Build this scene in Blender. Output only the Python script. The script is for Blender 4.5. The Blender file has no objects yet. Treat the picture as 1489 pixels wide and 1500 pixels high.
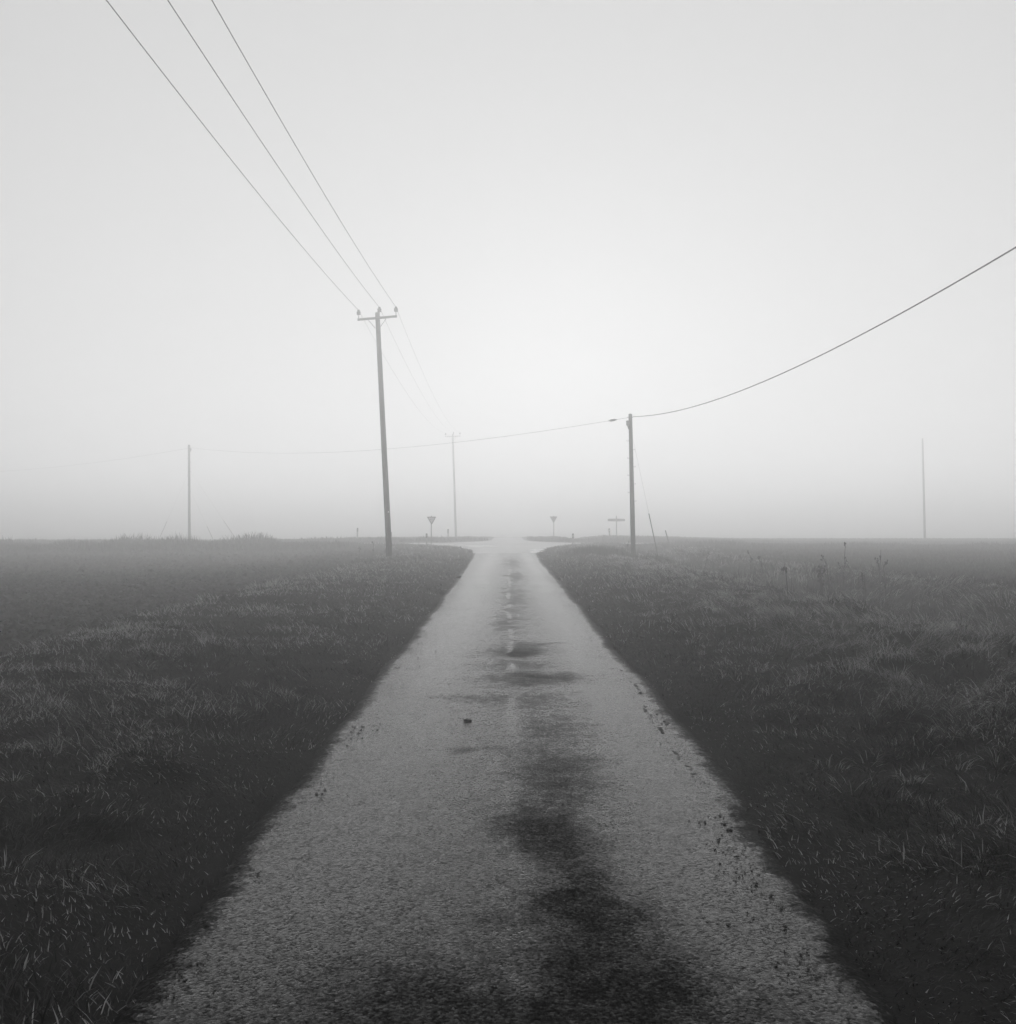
import bpy, bmesh, math, random
import numpy as np

# ------------------------------------------------------------------ camera, sky, sun, exposure
scene = bpy.context.scene
col = scene.collection
CAM_H = 1.75
FPX = 1500.0                     # focal length in pixels of the 1489 wide photograph
cam_data = bpy.data.cameras.new('camera')
cam_data.sensor_fit = 'HORIZONTAL'
cam_data.sensor_width = 36.0
cam_data.lens = 36.0 * FPX / 1489.0
cam_data.clip_start = 0.05
cam_data.clip_end = 4000
cam = bpy.data.objects.new('camera', cam_data)
col.objects.link(cam)
cam.location = (0, 0, CAM_H)
cam.rotation_euler = (math.radians(90 + 0.573), 0, 0)
scene.camera = cam

SUN_EL, SUN_AZ = math.radians(7), math.radians(3)      # azimuth measured from +Y towards +X
SKY_STRENGTH = 0.10
world = bpy.data.worlds.new('World')
scene.world = world
world.use_nodes = True
wn, wl = world.node_tree.nodes, world.node_tree.links
wn.clear()
w_out = wn.new('ShaderNodeOutputWorld')
w_bg = wn.new('ShaderNodeBackground')
w_sky = wn.new('ShaderNodeTexSky')
w_sky.sky_type = 'NISHITA'
w_sky.sun_disc = False
w_sky.sun_elevation = SUN_EL
w_sky.sun_rotation = SUN_AZ
w_sky.dust_density = 4.0
w_sky.air_density = 1.0
w_bw = wn.new('ShaderNodeRGBToBW')                        # black and white film
w_mix = wn.new('ShaderNodeMix')                           # even cloud layer over the clear sky
w_mix.data_type = 'FLOAT'
w_mix.inputs[0].default_value = 0.96
w_mix.inputs[3].default_value = 5.2
wl.new(w_sky.outputs[0], w_bw.inputs[0])
wl.new(w_bw.outputs[0], w_mix.inputs[2])
wl.new(w_mix.outputs[0], w_bg.inputs['Color'])
w_bg.inputs['Strength'].default_value = SKY_STRENGTH
wl.new(w_bg.outputs[0], w_out.inputs['Surface'])

sun_data = bpy.data.lights.new('sun', 'SUN')
sun_data.energy = 1.5
sun_data.angle = math.radians(78)
sun_data.color = (1, 1, 1)
sun = bpy.data.objects.new('sun', sun_data)
col.objects.link(sun)
sun.rotation_euler = (-(math.pi / 2 - SUN_EL), 0, -SUN_AZ)
sun.location = (20, 60, 80)

scene.view_settings.view_transform = 'Standard'
scene.view_settings.look = 'None'
scene.view_settings.exposure = 0.07
scene.view_settings.gamma = 1.0
scene.view_settings.use_curve_mapping = False
scene.render.engine = 'CYCLES'
scene.cycles.max_bounces = 12
scene.cycles.diffuse_bounces = 2
scene.cycles.glossy_bounces = 2
scene.cycles.volume_bounces = 8
scene.cycles.transparent_max_bounces = 4
scene.cycles.use_denoising = True
scene.cycles.sample_clamp_indirect = 4.0

HAZE_DENSITY = 0.0116
rng = np.random.default_rng(11)
random.seed(5)


# ------------------------------------------------------------------ helpers
def px(x, y):
    """offset tangents of a photograph pixel"""
    return (x - 744.5) / FPX, (765.0 - y) / FPX


def vnoise(x, y, scale, seed=0):
    """value noise 0..1"""
    x = np.asarray(x, dtype=np.float64) / scale + seed * 17.31
    y = np.asarray(y, dtype=np.float64) / scale - seed * 9.77
    xi, yi = np.floor(x), np.floor(y)
    fx, fy = x - xi, y - yi
    fx = fx * fx * (3 - 2 * fx)
    fy = fy * fy * (3 - 2 * fy)

    def h(a, b):
        v = np.sin(a * 127.1 + b * 311.7 + seed * 74.7) * 43758.5453
        return v - np.floor(v)
    return (h(xi, yi) * (1 - fx) * (1 - fy) + h(xi + 1, yi) * fx * (1 - fy)
            + h(xi, yi + 1) * (1 - fx) * fy + h(xi + 1, yi + 1) * fx * fy)


def fbm(x, y, scale, seed=0, octs=3):
    s, a, t = 0, 1.0, 0
    for i in range(octs):
        s = s + a * vnoise(x, y, scale / 2 ** i, seed + i * 3)
        t += a
        a *= 0.5
    return s / t


def smooth(a, b, v):
    t = np.clip((np.asarray(v, dtype=np.float64) - a) / (b - a), 0, 1)
    return t * t * (3 - 2 * t)


def tag(o, label=None, category=None, group=None, kind=None):
    if label:
        o['label'] = label
    if category:
        o['category'] = category
    if group:
        o['group'] = group
    if kind:
        o['kind'] = kind
    return o


def link(o, parent=None):
    col.objects.link(o)
    if parent:
        o.parent = parent
    return o


def empty(name, loc=(0, 0, 0), rot=(0, 0, 0)):
    o = bpy.data.objects.new(name, None)
    o.empty_display_size = 0.2
    o.location = loc
    o.rotation_euler = rot
    return link(o)


def np_mesh(name, verts, faces, mat, parent=None, smooth_shade=True, attrs=None):
    """verts (n,3), faces (m,k) with constant k"""
    me = bpy.data.meshes.new(name)
    verts = np.ascontiguousarray(verts, dtype=np.float32)
    faces = np.ascontiguousarray(faces, dtype=np.int32)
    m, k = faces.shape
    me.vertices.add(len(verts))
    me.vertices.foreach_set('co', verts.ravel())
    me.loops.add(m * k)
    me.loops.foreach_set('vertex_index', faces.ravel())
    me.polygons.add(m)
    me.polygons.foreach_set('loop_start', np.arange(0, m * k, k, dtype=np.int32))
    me.polygons.foreach_set('loop_total', np.full(m, k, dtype=np.int32))
    me.polygons.foreach_set('use_smooth', np.full(m, smooth_shade, dtype=bool))
    if attrs:
        for an, av in attrs.items():
            a = me.attributes.new(an, 'FLOAT', 'POINT')
            a.data.foreach_set('value', np.ascontiguousarray(av, dtype=np.float32))
    me.update(calc_edges=True)
    me.materials.append(mat)
    o = bpy.data.objects.new(name, me)
    return link(o, parent)


class MB:
    """collects solids into one mesh"""
    def __init__(self):
        self.v, self.f = [], []

    def add(self, vs, fs):
        b = len(self.v)
        self.v += [tuple(p) for p in vs]
        self.f += [tuple(i + b for i in f) for f in fs]
        return self

    def box(self, c, s, rot=None):
        from mathutils import Vector
        vs = []
        for dx in (-.5, .5):
            for dy in (-.5, .5):
                for dz in (-.5, .5):
                    p = Vector((dx * s[0], dy * s[1], dz * s[2]))
                    if rot is not None:
                        p = rot @ p
                    vs.append((p.x + c[0], p.y + c[1], p.z + c[2]))
        return self.add(vs, [(0, 1, 3, 2), (4, 6, 7, 5), (0, 4, 5, 1), (2, 3, 7, 6), (0, 2, 6, 4), (1, 5, 7, 3)])

    def tube(self, pts, radii, n=10, cap=True):
        from mathutils import Vector
        pts = [Vector(p) for p in pts]
        if not isinstance(radii, (list, tuple)):
            radii = [radii] * len(pts)
        vs, fs = [], []
        for i, p in enumerate(pts):
            t = (pts[min(i + 1, len(pts) - 1)] - pts[max(i - 1, 0)]).normalized()
            a = Vector((0, 0, 1)) if abs(t.z) < .9 else Vector((1, 0, 0))
            u = t.cross(a).normalized()
            w = t.cross(u)
            for k in range(n):
                an = 2 * math.pi * k / n
                q = p + (u * math.cos(an) + w * math.sin(an)) * radii[i]
                vs.append(q[:])
        for i in range(len(pts) - 1):
            for k in range(n):
                k2 = (k + 1) % n
                fs.append((i * n + k, i * n + k2, (i + 1) * n + k2, (i + 1) * n + k))
        if cap:
            fs.append(tuple(range(n - 1, -1, -1)))
            fs.append(tuple((len(pts) - 1) * n + k for k in range(n)))
        return self.add(vs, fs)

    def build(self, name, mat, parent=None, shade=True):
        me = bpy.data.meshes.new(name)
        me.from_pydata(self.v, [], self.f)
        me.materials.append(mat)
        bm = bmesh.new()
        bm.from_mesh(me)
        bmesh.ops.recalc_face_normals(bm, faces=bm.faces)
        bm.to_mesh(me)
        bm.free()
        if shade:
            for p in me.polygons:
                p.use_smooth = len(p.vertices) == 4
        return link(bpy.data.objects.new(name, me), parent)


# ------------------------------------------------------------------ materials (neutral greys: the picture is black and white)
def new_mat(name):
    m = bpy.data.materials.new(name)
    m.use_nodes = True
    nt = m.node_tree
    b = nt.nodes['Principled BSDF']
    return m, nt, b


def math_node(nt, op, a, b=None, clamp=False):
    n = nt.nodes.new('ShaderNodeMath')
    n.operation = op
    n.use_clamp = clamp
    for i, s in enumerate((a, b)):
        if s is None:
            continue
        if isinstance(s, (int, float)):
            n.inputs[i].default_value = s
        else:
            nt.links.new(s, n.inputs[i])
    return n.outputs[0]


def ramp(nt, src, lo, hi, a, b):
    n = nt.nodes.new('ShaderNodeMapRange')
    n.inputs[1].default_value = lo
    n.inputs[2].default_value = hi
    n.inputs[3].default_value = a
    n.inputs[4].default_value = b
    nt.links.new(src, n.inputs[0])
    return n.outputs[0]


def noise(nt, scale, detail=4, rough=.6, vec=None):
    n = nt.nodes.new('ShaderNodeTexNoise')
    n.inputs['Scale'].default_value = scale
    n.inputs['Detail'].default_value = detail
    n.inputs['Roughness'].default_value = rough
    if vec is None:
        t = nt.nodes.new('ShaderNodeTexCoord')
        vec = t.outputs['Object']
    nt.links.new(vec, n.inputs['Vector'])
    return n.outputs[0]


def stretched(nt, sx, sy, sz):
    t = nt.nodes.new('ShaderNodeTexCoord')
    m = nt.nodes.new('ShaderNodeMapping')
    m.inputs['Scale'].default_value = (sx, sy, sz)
    nt.links.new(t.outputs['Object'], m.inputs['Vector'])
    return m.outputs[0]


def bump(nt, bsdf, height, strength, dist):
    n = nt.nodes.new('ShaderNodeBump')
    n.inputs['Strength'].default_value = strength
    n.inputs['Distance'].default_value = dist
    nt.links.new(height, n.inputs['Height'])
    nt.links.new(n.outputs[0], bsdf.inputs['Normal'])
    return n


def grey_mat(name, lo, hi, scale, rough=.7, spec=.3, vec=None, bstr=0, bdist=.01, metallic=0):
    m, nt, b = new_mat(name)
    v = stretched(nt, *vec) if vec else None
    n = noise(nt, scale, 5, .65, v)
    nt.links.new(ramp(nt, n, .3, .7, lo, hi), b.inputs['Base Color'])
    b.inputs['Roughness'].default_value = rough
    b.inputs['Specular IOR Level'].default_value = spec
    b.inputs['Metallic'].default_value = metallic
    if bstr:
        bump(nt, b, n, bstr, bdist)
    return m


def soil_material():
    m, nt, b = new_mat('dark_soil')
    n1 = noise(nt, 5, 6, .7)
    n2 = noise(nt, .7, 3, .5)
    s = math_node(nt, 'ADD', math_node(nt, 'MULTIPLY', n1, .6), math_node(nt, 'MULTIPLY', n2, .4))
    nt.links.new(ramp(nt, s, .35, .65, .006, .018), b.inputs['Base Color'])
    b.inputs['Roughness'].default_value = .95
    b.inputs['Specular IOR Level'].default_value = .1
    bump(nt, b, noise(nt, 22, 6, .7), .8, .03)
    return m


def grass_material(name, lo, hi, spec=.10, rough=.5):
    m, nt, b = new_mat(name)
    a = nt.nodes.new('ShaderNodeAttribute')
    a.attribute_name = 'shade'
    nt.links.new(ramp(nt, a.outputs['Fac'], 0, 1, lo, hi), b.inputs['Base Color'])
    b.inputs['Roughness'].default_value = rough
    b.inputs['Specular IOR Level'].default_value = spec
    tr = nt.nodes.new('ShaderNodeBsdfTranslucent')       # thin blades let light through from behind
    nt.links.new(ramp(nt, a.outputs['Fac'], 0, 1, lo, hi), tr.inputs['Color'])
    mx = nt.nodes.new('ShaderNodeMixShader')
    mx.inputs[0].default_value = .40
    nt.links.new(b.outputs[0], mx.inputs[1])
    nt.links.new(tr.outputs[0], mx.inputs[2])
    nt.links.new(mx.outputs[0], nt.nodes['Material Output'].inputs['Surface'])
    return m


def road_material():
    m, nt, b = new_mat('worn_lane_asphalt')

    def att(nm):
        a = nt.nodes.new('ShaderNodeAttribute')
        a.attribute_name = nm
        return a.outputs['Fac']
    tar_and_darkening, wet, edge = att('tar_and_darkening'), att('polish'), att('edge_dirt')
    gr = noise(nt, 55, 5, .75)
    gr2 = noise(nt, 7, 5, .7)
    gm = math_node(nt, 'ADD', math_node(nt, 'MULTIPLY', ramp(nt, gr, .3, .7, -.5, .5), .75), math_node(nt, 'MULTIPLY', ramp(nt, gr2, .3, .7, -.5, .5), .45))
    tar_and_darkening = ramp(nt, math_node(nt, 'ADD', tar_and_darkening, math_node(nt, 'MULTIPLY', gm, 1.25)), .10, 1.15, 0, 1)
    gr3 = noise(nt, 24, 6, .75)
    ge = math_node(nt, 'ADD', math_node(nt, 'MULTIPLY', gm, .35), math_node(nt, 'MULTIPLY', ramp(nt, gr3, .3, .7, -.5, .5), .75))
    edge = ramp(nt, math_node(nt, 'ADD', edge, math_node(nt, 'MULTIPLY', ge, math_node(nt, 'MULTIPLY', edge, 1.6, True))), .28, .70, 0, 1)
    vo = nt.nodes.new('ShaderNodeTexVoronoi')
    vo.inputs['Scale'].default_value = 84
    t = nt.nodes.new('ShaderNodeTexCoord')
    nt.links.new(t.outputs['Object'], vo.inputs['Vector'])
    chips = vo.outputs['Distance']
    chipcol = nt.nodes.new('ShaderNodeSeparateColor')
    nt.links.new(vo.outputs['Color'], chipcol.inputs[0])
    n1 = noise(nt, 2.2, 6, .65)
    n2 = noise(nt, 35, 4, .7)
    base = math_node(nt, 'ADD', math_node(nt, 'MULTIPLY', chipcol.outputs[0], .5),
                     math_node(nt, 'ADD', math_node(nt, 'MULTIPLY', n1, .3), math_node(nt, 'MULTIPLY', n2, .2)))
    basec = ramp(nt, base, .25, .75, .001, .036)
    dark = math_node(nt, 'SUBTRACT', 1.0, math_node(nt, 'MULTIPLY', tar_and_darkening, .78))
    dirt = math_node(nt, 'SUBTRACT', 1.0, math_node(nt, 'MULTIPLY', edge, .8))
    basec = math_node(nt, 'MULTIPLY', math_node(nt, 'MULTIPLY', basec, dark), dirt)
    nt.links.new(basec, b.inputs['Base Color'])
    r = math_node(nt, 'ADD', math_node(nt, 'MULTIPLY', wet, -.10), .12)
    r = math_node(nt, 'ADD', r, math_node(nt, 'MULTIPLY', tar_and_darkening, .38))
    r = math_node(nt, 'ADD', r, math_node(nt, 'MULTIPLY', edge, .3))
    r = math_node(nt, 'ADD', r, math_node(nt, 'MULTIPLY', n2, .14), True)
    r = math_node(nt, 'ADD', r, math_node(nt, 'MULTIPLY', chipcol.outputs[1], .16), True)
    nt.links.new(r, b.inputs['Roughness'])
    sp = math_node(nt, 'SUBTRACT', .046, math_node(nt, 'MULTIPLY', tar_and_darkening, .041))
    sp = math_node(nt, 'MULTIPLY', sp, dirt, True)
    chipv = math_node(nt, 'ADD', math_node(nt, 'MULTIPLY', chipcol.outputs[0], .6), math_node(nt, 'MULTIPLY', n2, .4))
    sp = math_node(nt, 'MULTIPLY', sp, ramp(nt, chipv, .25, .75, .28, 1.85))
    nt.links.new(sp, b.inputs['Specular IOR Level'])
    hgt = math_node(nt, 'ADD', math_node(nt, 'MULTIPLY', chips, -.6), math_node(nt, 'MULTIPLY', n2, .8))
    bump(nt, b, hgt, .30, .008)
    return m


M = {}
M['soil'] = soil_material()
M['clod'] = grey_mat('tilled_clod', .012, .11, 5, .9, .15)
M['grass'] = grass_material('short_grass', .002, .40)
M['lodged'] = grass_material('lodged_grass', .003, .42)
M['field'] = grass_material('field_grass', .006, .11)
M['lane'] = road_material()
M['asphalt'] = grey_mat('junction_asphalt', .02, .05, 14, .30, .16, None, .2, .006)
M['paint'] = grey_mat('worn_white_paint', .25, .6, 18, .6, .4)
M['wood'] = grey_mat('creosoted_wood', .010, .045, 6, .8, .2, (6, 6, .35), .5, .01)
M['iron'] = grey_mat('galvanised_iron', .06, .12, 20, .55, .4, None, 0, 0, .3)
M['porcelain'] = grey_mat('brown_porcelain', .03, .05, 10, .25, .5)
M['wire'] = grey_mat('weathered_conductor', .005, .012, 10, .6, .3)
M['cable'] = grey_mat('black_cable', .008, .014, 10, .5, .4)
M['sign_white'] = grey_mat('sign_white', .5, .6, 6, .45, .4)
M['sign_red'] = grey_mat('sign_red', .07, .09, 6, .45, .4)
M['sign_black'] = grey_mat('sign_black', .015, .02, 6, .5, .4)
M['sign_back'] = grey_mat('sign_back', .14, .2, 10, .6, .4)
M['plate'] = grey_mat('plate_white', .75, .85, 6, .4, .4)
M['weed'] = grey_mat('dead_weed', .018, .05, 12, .8, .2)
M['stone'] = grey_mat('wet_stone', .006, .03, 30, .6, .4, None, .6, .01)
m, nt, b = new_mat('puddle_water')
b.inputs['Base Color'].default_value = (.02, .02, .02, 1)
b.inputs['Roughness'].default_value = .04
b.inputs['Specular IOR Level'].default_value = .5
M['water'] = m


# ------------------------------------------------------------------ terrain
CROSS0, CROSS1 = 80.5, 87.0            # the road that crosses the lane


def edge_left(y):
    y = np.asarray(y, dtype=np.float64)
    e = np.interp(y, [-300, 3, 8, 12, 20, 30, 45, 57, 64, 68, 72, 76, 80, 81, 90, 94, 100, 400],
                  [1.42, 1.42, 1.47, 1.50, 1.52, 1.6, 1.75, 1.95, 2.2, 2.8, 3.9, 5.4, 8.0, 9.0, 4, 2.2, 1.6, 1.6])
    return e


def edge_right(y):
    y = np.asarray(y, dtype=np.float64)
    return np.interp(y, [-300, 3, 5.6, 8, 13, 22, 45, 57, 64, 68, 72, 76, 80, 81, 90, 94, 100, 400],
                     [1.38, 1.38, 1.42, 1.58, 1.5, 1.55, 1.55, 1.62, 2.1, 2.5, 3.2, 4.4, 7.0, 9.0, 4, 2.2, 1.6, 1.6])


def jag(y, seed):
    y = np.asarray(y, dtype=np.float64)
    return ((vnoise(y, y * 0, 1.1, seed) - .5) * .07 + (vnoise(y, y * 0, .3, seed + 1) - .5) * .03
            + (vnoise(y, y * 0, .07, seed + 2) - .5) * .045)


def road_dist(x, y):
    """signed distance-like: negative on a road"""
    dl = np.where(x < 0, -x - edge_left(y), x - edge_right(y))
    dc = np.maximum(CROSS0 - y, y - CROSS1)
    return np.minimum(dl, dc), dl, dc


LP = ([-9, 0, .35, 1.2, 2.6, 3.8, 4.6, 5.4, 9, 400], [-.05, -.03, .03, .10, .20, .22, .16, .06, .03, .03])
RP = ([-9, 0, .35, 1.3, 2.4, 3.3, 4.3, 5.0, 5.9, 7.0, 8.1, 9.2, 12, 40, 400],
      [-.05, -.03, .03, .09, .20, .33, .28, .02, -.36, -.34, .12, .26, .20, .12, .12])


def height(x, y):
    x = np.asarray(x, dtype=np.float64)
    y = np.asarray(y, dtype=np.float64)
    d, dl, dc = road_dist(x, y)
    p = np.where(x < 0, np.interp(dl, *LP), np.interp(dl, *RP))
    p = np.where(p > 0, p * (1 - .8 * smooth(18, 42, y)), p)
    near = smooth(8, 24, dc)                       # verge profile fades out toward the crossing road
    flat = np.interp(d, [-9, 0, .5, 2, 6], [-.05, -.03, .03, .08, .10])
    h = p * near + flat * (1 - near)
    verge = smooth(.1, 1.0, d)
    rough_left = smooth(5.4, 4.2, dl)
    rough = np.where(x < 0, .25 + .75 * rough_left, np.interp(dl, [0, 2, 8.5, 10.5], [.5, 1.15, 1.15, .3]))
    amp = verge * rough * (1 - .5 * smooth(22, 50, y))
    h = h + amp * ((fbm(x, y, 1.3, 3) - .5) * np.where(x < 0, .18, .36) + (fbm(x, y, .45, 8, 2) - .5) * np.where(x < 0, .12, .20))
    # bank of rank grass between the tilled field and the crossing road
    bank = smooth(65.5, 68, y) * smooth(79, 74, y) * smooth(-11, -15, x)
    h = h + bank * (.06 + .12 * fbm(x, y, 4, 21))
    h = h - smooth(-7, -14, x) * smooth(25, 50, y) * smooth(69, 64, y) * .30
    # gentle swell of the fields, then the land falls away beyond about 100 m
    h = h - smooth(45, 120, y) * smooth(12, 30, np.abs(x)) * .34
    h = h - smooth(122, 170, y) * 1.9
    on = smooth(.03, -.06, d)
    return h * (1 - on) + (-.06 - smooth(122, 170, y) * 1.9 - smooth(45, 120, y) * smooth(12, 30, np.abs(x)) * .34) * on


def axis(parts):
    out = []
    for a, b, n in parts:
        out.append(np.linspace(a, b, n, endpoint=False))
    return np.unique(np.round(np.concatenate(out), 4))


gx = axis([(-900, -120, 14), (-120, -40, 30), (-40, -12, 60), (-12, -1.2, 110), (-1.2, 1.2, 8), (1.2, 14, 130), (14, 45, 60), (45, 120, 30), (120, 901, 14)])
gy = axis([(-900, -30, 10), (-30, 1.5, 30), (1.5, 9, 76), (9, 22, 90), (22, 50, 90), (50, 110, 100), (110, 180, 30), (180, 901, 14)])
GX, GY = np.meshgrid(gx, gy)
GZ = height(GX, GY)
nx, ny = len(gx), len(gy)
idx = np.arange(nx * ny).reshape(ny, nx)
gf = np.stack([idx[:-1, :-1], idx[:-1, 1:], idx[1:, 1:], idx[1:, :-1]], -1).reshape(-1, 4)
ground = np_mesh('ground', np.stack([GX, GY, GZ], -1).reshape(-1, 3), gf, M['soil'])
tag(ground, kind='structure')

# ------------------------------------------------------------------ the lane
ly = np.concatenate([np.linspace(-40, 2, 30, endpoint=False), np.linspace(2, 9, 260, endpoint=False),
                     np.linspace(9, 20, 260, endpoint=False), np.linspace(20, 57.5, 380)])
NU = 96
u = np.linspace(0, 1, NU)
eL = -(edge_left(ly) + jag(ly, 5))
eR = edge_right(ly) + jag(ly, 9)
LX = eL[:, None] * (1 - u) + eR[:, None] * u
LY = np.repeat(ly[:, None], NU, 1)
LZ = .012 * (1 - (2 * u - 1) ** 2)[None, :] * np.ones_like(LX) + (fbm(LX, LY, 1.6, 31) - .5) * .018
edge_d = np.minimum(LX - eL[:, None], eR[:, None] - LX)
LZ = LZ - .02 * smooth(.08, 0, edge_d)


def blob(cx, cy, sx, sy, w=1.0):
    wx = LX + (fbm(LX, LY, .5, 44) - .5) * .5
    wy = LY + (fbm(LX, LY, .6, 47) - .5) * 1.0
    return w * np.exp(-((wx - cx) / sx) ** 2 - ((wy - cy) / sy) ** 2)


tar_and_darkening = (blob(.15, 13.9, .50, .55, .8) + blob(.45, 14.6, .5, .22, .5) + blob(.35, 11.3, .62, .35, .75) + blob(.05, 12.4, .45, .5, .45)
       + blob(.48, 8.5, .25, .5, .45) + blob(.05, 9.9, .7, .5, .35) + blob(.40, 7.2, .28, .6, .45) + blob(.24, 5.8, .22, .5, .6)
       + blob(.10, 4.8, .24, .14, .5) + blob(.30, 4.8, .28, .7, .6) + blob(.36, 3.9, .28, .55, .75) + blob(.6, 3.3, .5, .45, .6)
       + blob(-.60, 3.35, .6, .55, .55) + blob(-.2, 3.3, 1.6, .5, .3) + blob(.25, 6.4, .3, 1.4, .25)  # broad near-end blobs put a burned-in darkening into the colour, beside real stains
       + blob(-.05, 17.5, .25, 2.2, .4) + blob(.15, 24, .30, 5.0, .45) + blob(.2, 33, .28, 3, .5) + blob(.15, 44, .35, 6, .5)
       + blob(-.25, 7.9, .22, .12, .5) + blob(-.5, 10.1, .3, .25, .3))
tar_and_darkening = np.clip(tar_and_darkening * (.55 + .9 * fbm(LX, LY, .35, 51)), 0, 1)
centre = np.exp(-((LX - .18) / .34) ** 2) * (.22 + .25 * fbm(LX, LY, 1.2, 61))
tar_and_darkening = np.clip(tar_and_darkening + centre * smooth(40, 6, LY) * .6, 0, 1)
streak = np.exp(-((LX - .02 - (fbm(LX * 0, LY, 3, 66) - .5) * .18) / .05) ** 2) * smooth(.42, .62, fbm(LX, LY, .8, 63))
tar_and_darkening = tar_and_darkening * (1 - .7 * streak)
pol = np.exp(-((LX + .85) / .42) ** 2) + .95 * np.exp(-((LX - 1.0) / .33) ** 2) + .5 * streak
pol = np.clip(pol * (.6 + .7 * fbm(LX, LY, 1.1, 71)), 0, 1)
# crumbling edges with soil washed over them
er = fbm(LX, LY, .16, 81, 3)
ed = .85 * smooth(.24, .0, edge_d + (er - .5) * .12)
ed = np.maximum(ed, smooth(.60, .74, fbm(LX, LY * .6, .10, 85)) * smooth(.38, .05, edge_d) * .5)
crack = np.exp(-((LX - (1.28 + (fbm(LX * 0, LY, 1.0, 88) - .5) * .28 + .05 * smooth(6, 9, LY))) / .013) ** 2) * smooth(15, 11, LY) * smooth(3.6, 5, LY)
ed = np.clip(np.maximum(ed, crack * smooth(.35, .6, fbm(LX, LY, .35, 89))), 0, 1)
LZ = LZ - .006 * crack
li = np.arange(len(ly) * NU).reshape(len(ly), NU)
lf = np.stack([li[:-1, :-1], li[:-1, 1:], li[1:, 1:], li[1:, :-1]], -1).reshape(-1, 4)
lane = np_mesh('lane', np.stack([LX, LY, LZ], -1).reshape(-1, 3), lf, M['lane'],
               attrs={'tar_and_darkening': tar_and_darkening.ravel(), 'polish': pol.ravel(), 'edge_dirt': ed.ravel()})
tag(lane, kind='structure')


def strip(name, y0, y1, n, z, mat, jagamp=1.0):
    ys = np.linspace(y0, y1, n)
    a, bb = -(edge_left(ys) + jag(ys, 5) * jagamp), edge_right(ys) + jag(ys, 9) * jagamp
    uu = np.linspace(0, 1, 24)
    X = a[:, None] * (1 - uu) + bb[:, None] * uu
    Y = np.repeat(ys[:, None], 24, 1)
    Z = np.full_like(X, z)
    Z = Z - smooth(122, 170, Y) * 1.9
    ii = np.arange(n * 24).reshape(n, 24)
    f = np.stack([ii[:-1, :-1], ii[:-1, 1:], ii[1:, 1:], ii[1:, :-1]], -1).reshape(-1, 4)
    return tag(np_mesh(name, np.stack([X, Y, Z], -1).reshape(-1, 3), f, mat), kind='structure')


strip('junction_mouth', 57.5, 80.5, 90, .004, M['asphalt'])
strip('far_lane', 87.0, 200, 120, .0, M['asphalt'])
xs = np.linspace(-300, 300, 240)
ys = np.linspace(CROSS0, CROSS1, 10)
X, Y = np.meshgrid(xs, ys)
ii = np.arange(len(xs) * len(ys)).reshape(len(ys), len(xs))
cross = np_mesh('crossing_road', np.stack([X, Y, .02 * (1 - ((Y - 83.75) / 3.25) ** 2) - smooth(45, 120, Y) * smooth(12, 30, np.abs(X)) * .34], -1).reshape(-1, 3),
                np.stack([ii[:-1, :-1], ii[:-1, 1:], ii[1:, 1:], ii[1:, :-1]], -1).reshape(-1, 4), M['asphalt'])
tag(cross, kind='structure')
for k in range(-9, 10):                              # broken centre line
    MB().box((k * 6.0 + 1.0, 83.75, .030 - .34 * float(smooth(45, 120, 83.75) * smooth(12, 30, abs(k * 6.0 + 1.0)))), (2.0, .1, .004)).build('painted_dash', M['paint'], cross)
for row in (79.6, 80.0):                             # give way lines across the mouth
    for k in range(9):
        MB().box((-6.0 + k * .9 + .2, row, .0105), (.6, .2, .004)).build('painted_dash', M['paint'], cross)


def puddle(cx, cy, rx, ry, z, seed):
    n = 40
    vs = [(cx, cy, z)]
    for k in range(n):
        a = 2 * math.pi * k / n
        r = 1 + .35 * math.sin(3 * a + seed) + .2 * math.sin(5 * a + 2 * seed) + .12 * math.sin(9 * a + seed * 3)
        vs.append((cx + rx * r * math.cos(a), cy + ry * r * math.sin(a), z))
    me = bpy.data.meshes.new('puddle')
    me.from_pydata(vs, [], [(0, k + 1, (k + 1) % n + 1) for k in range(n)])
    me.materials.append(M['water'])
    return tag(link(bpy.data.objects.new('puddle', me)), kind='structure')


puddle(-2.1, 74.5, .9, 2.6, .012, 1.0)
puddle(-4.4, 78.4, 1.3, .8, .012, 2.3)
puddle(1.75, 60.5, .42, 2.0, .012, 3.1)
puddle(2.0, 64.5, .5, 1.4, .012, 4.4)


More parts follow.
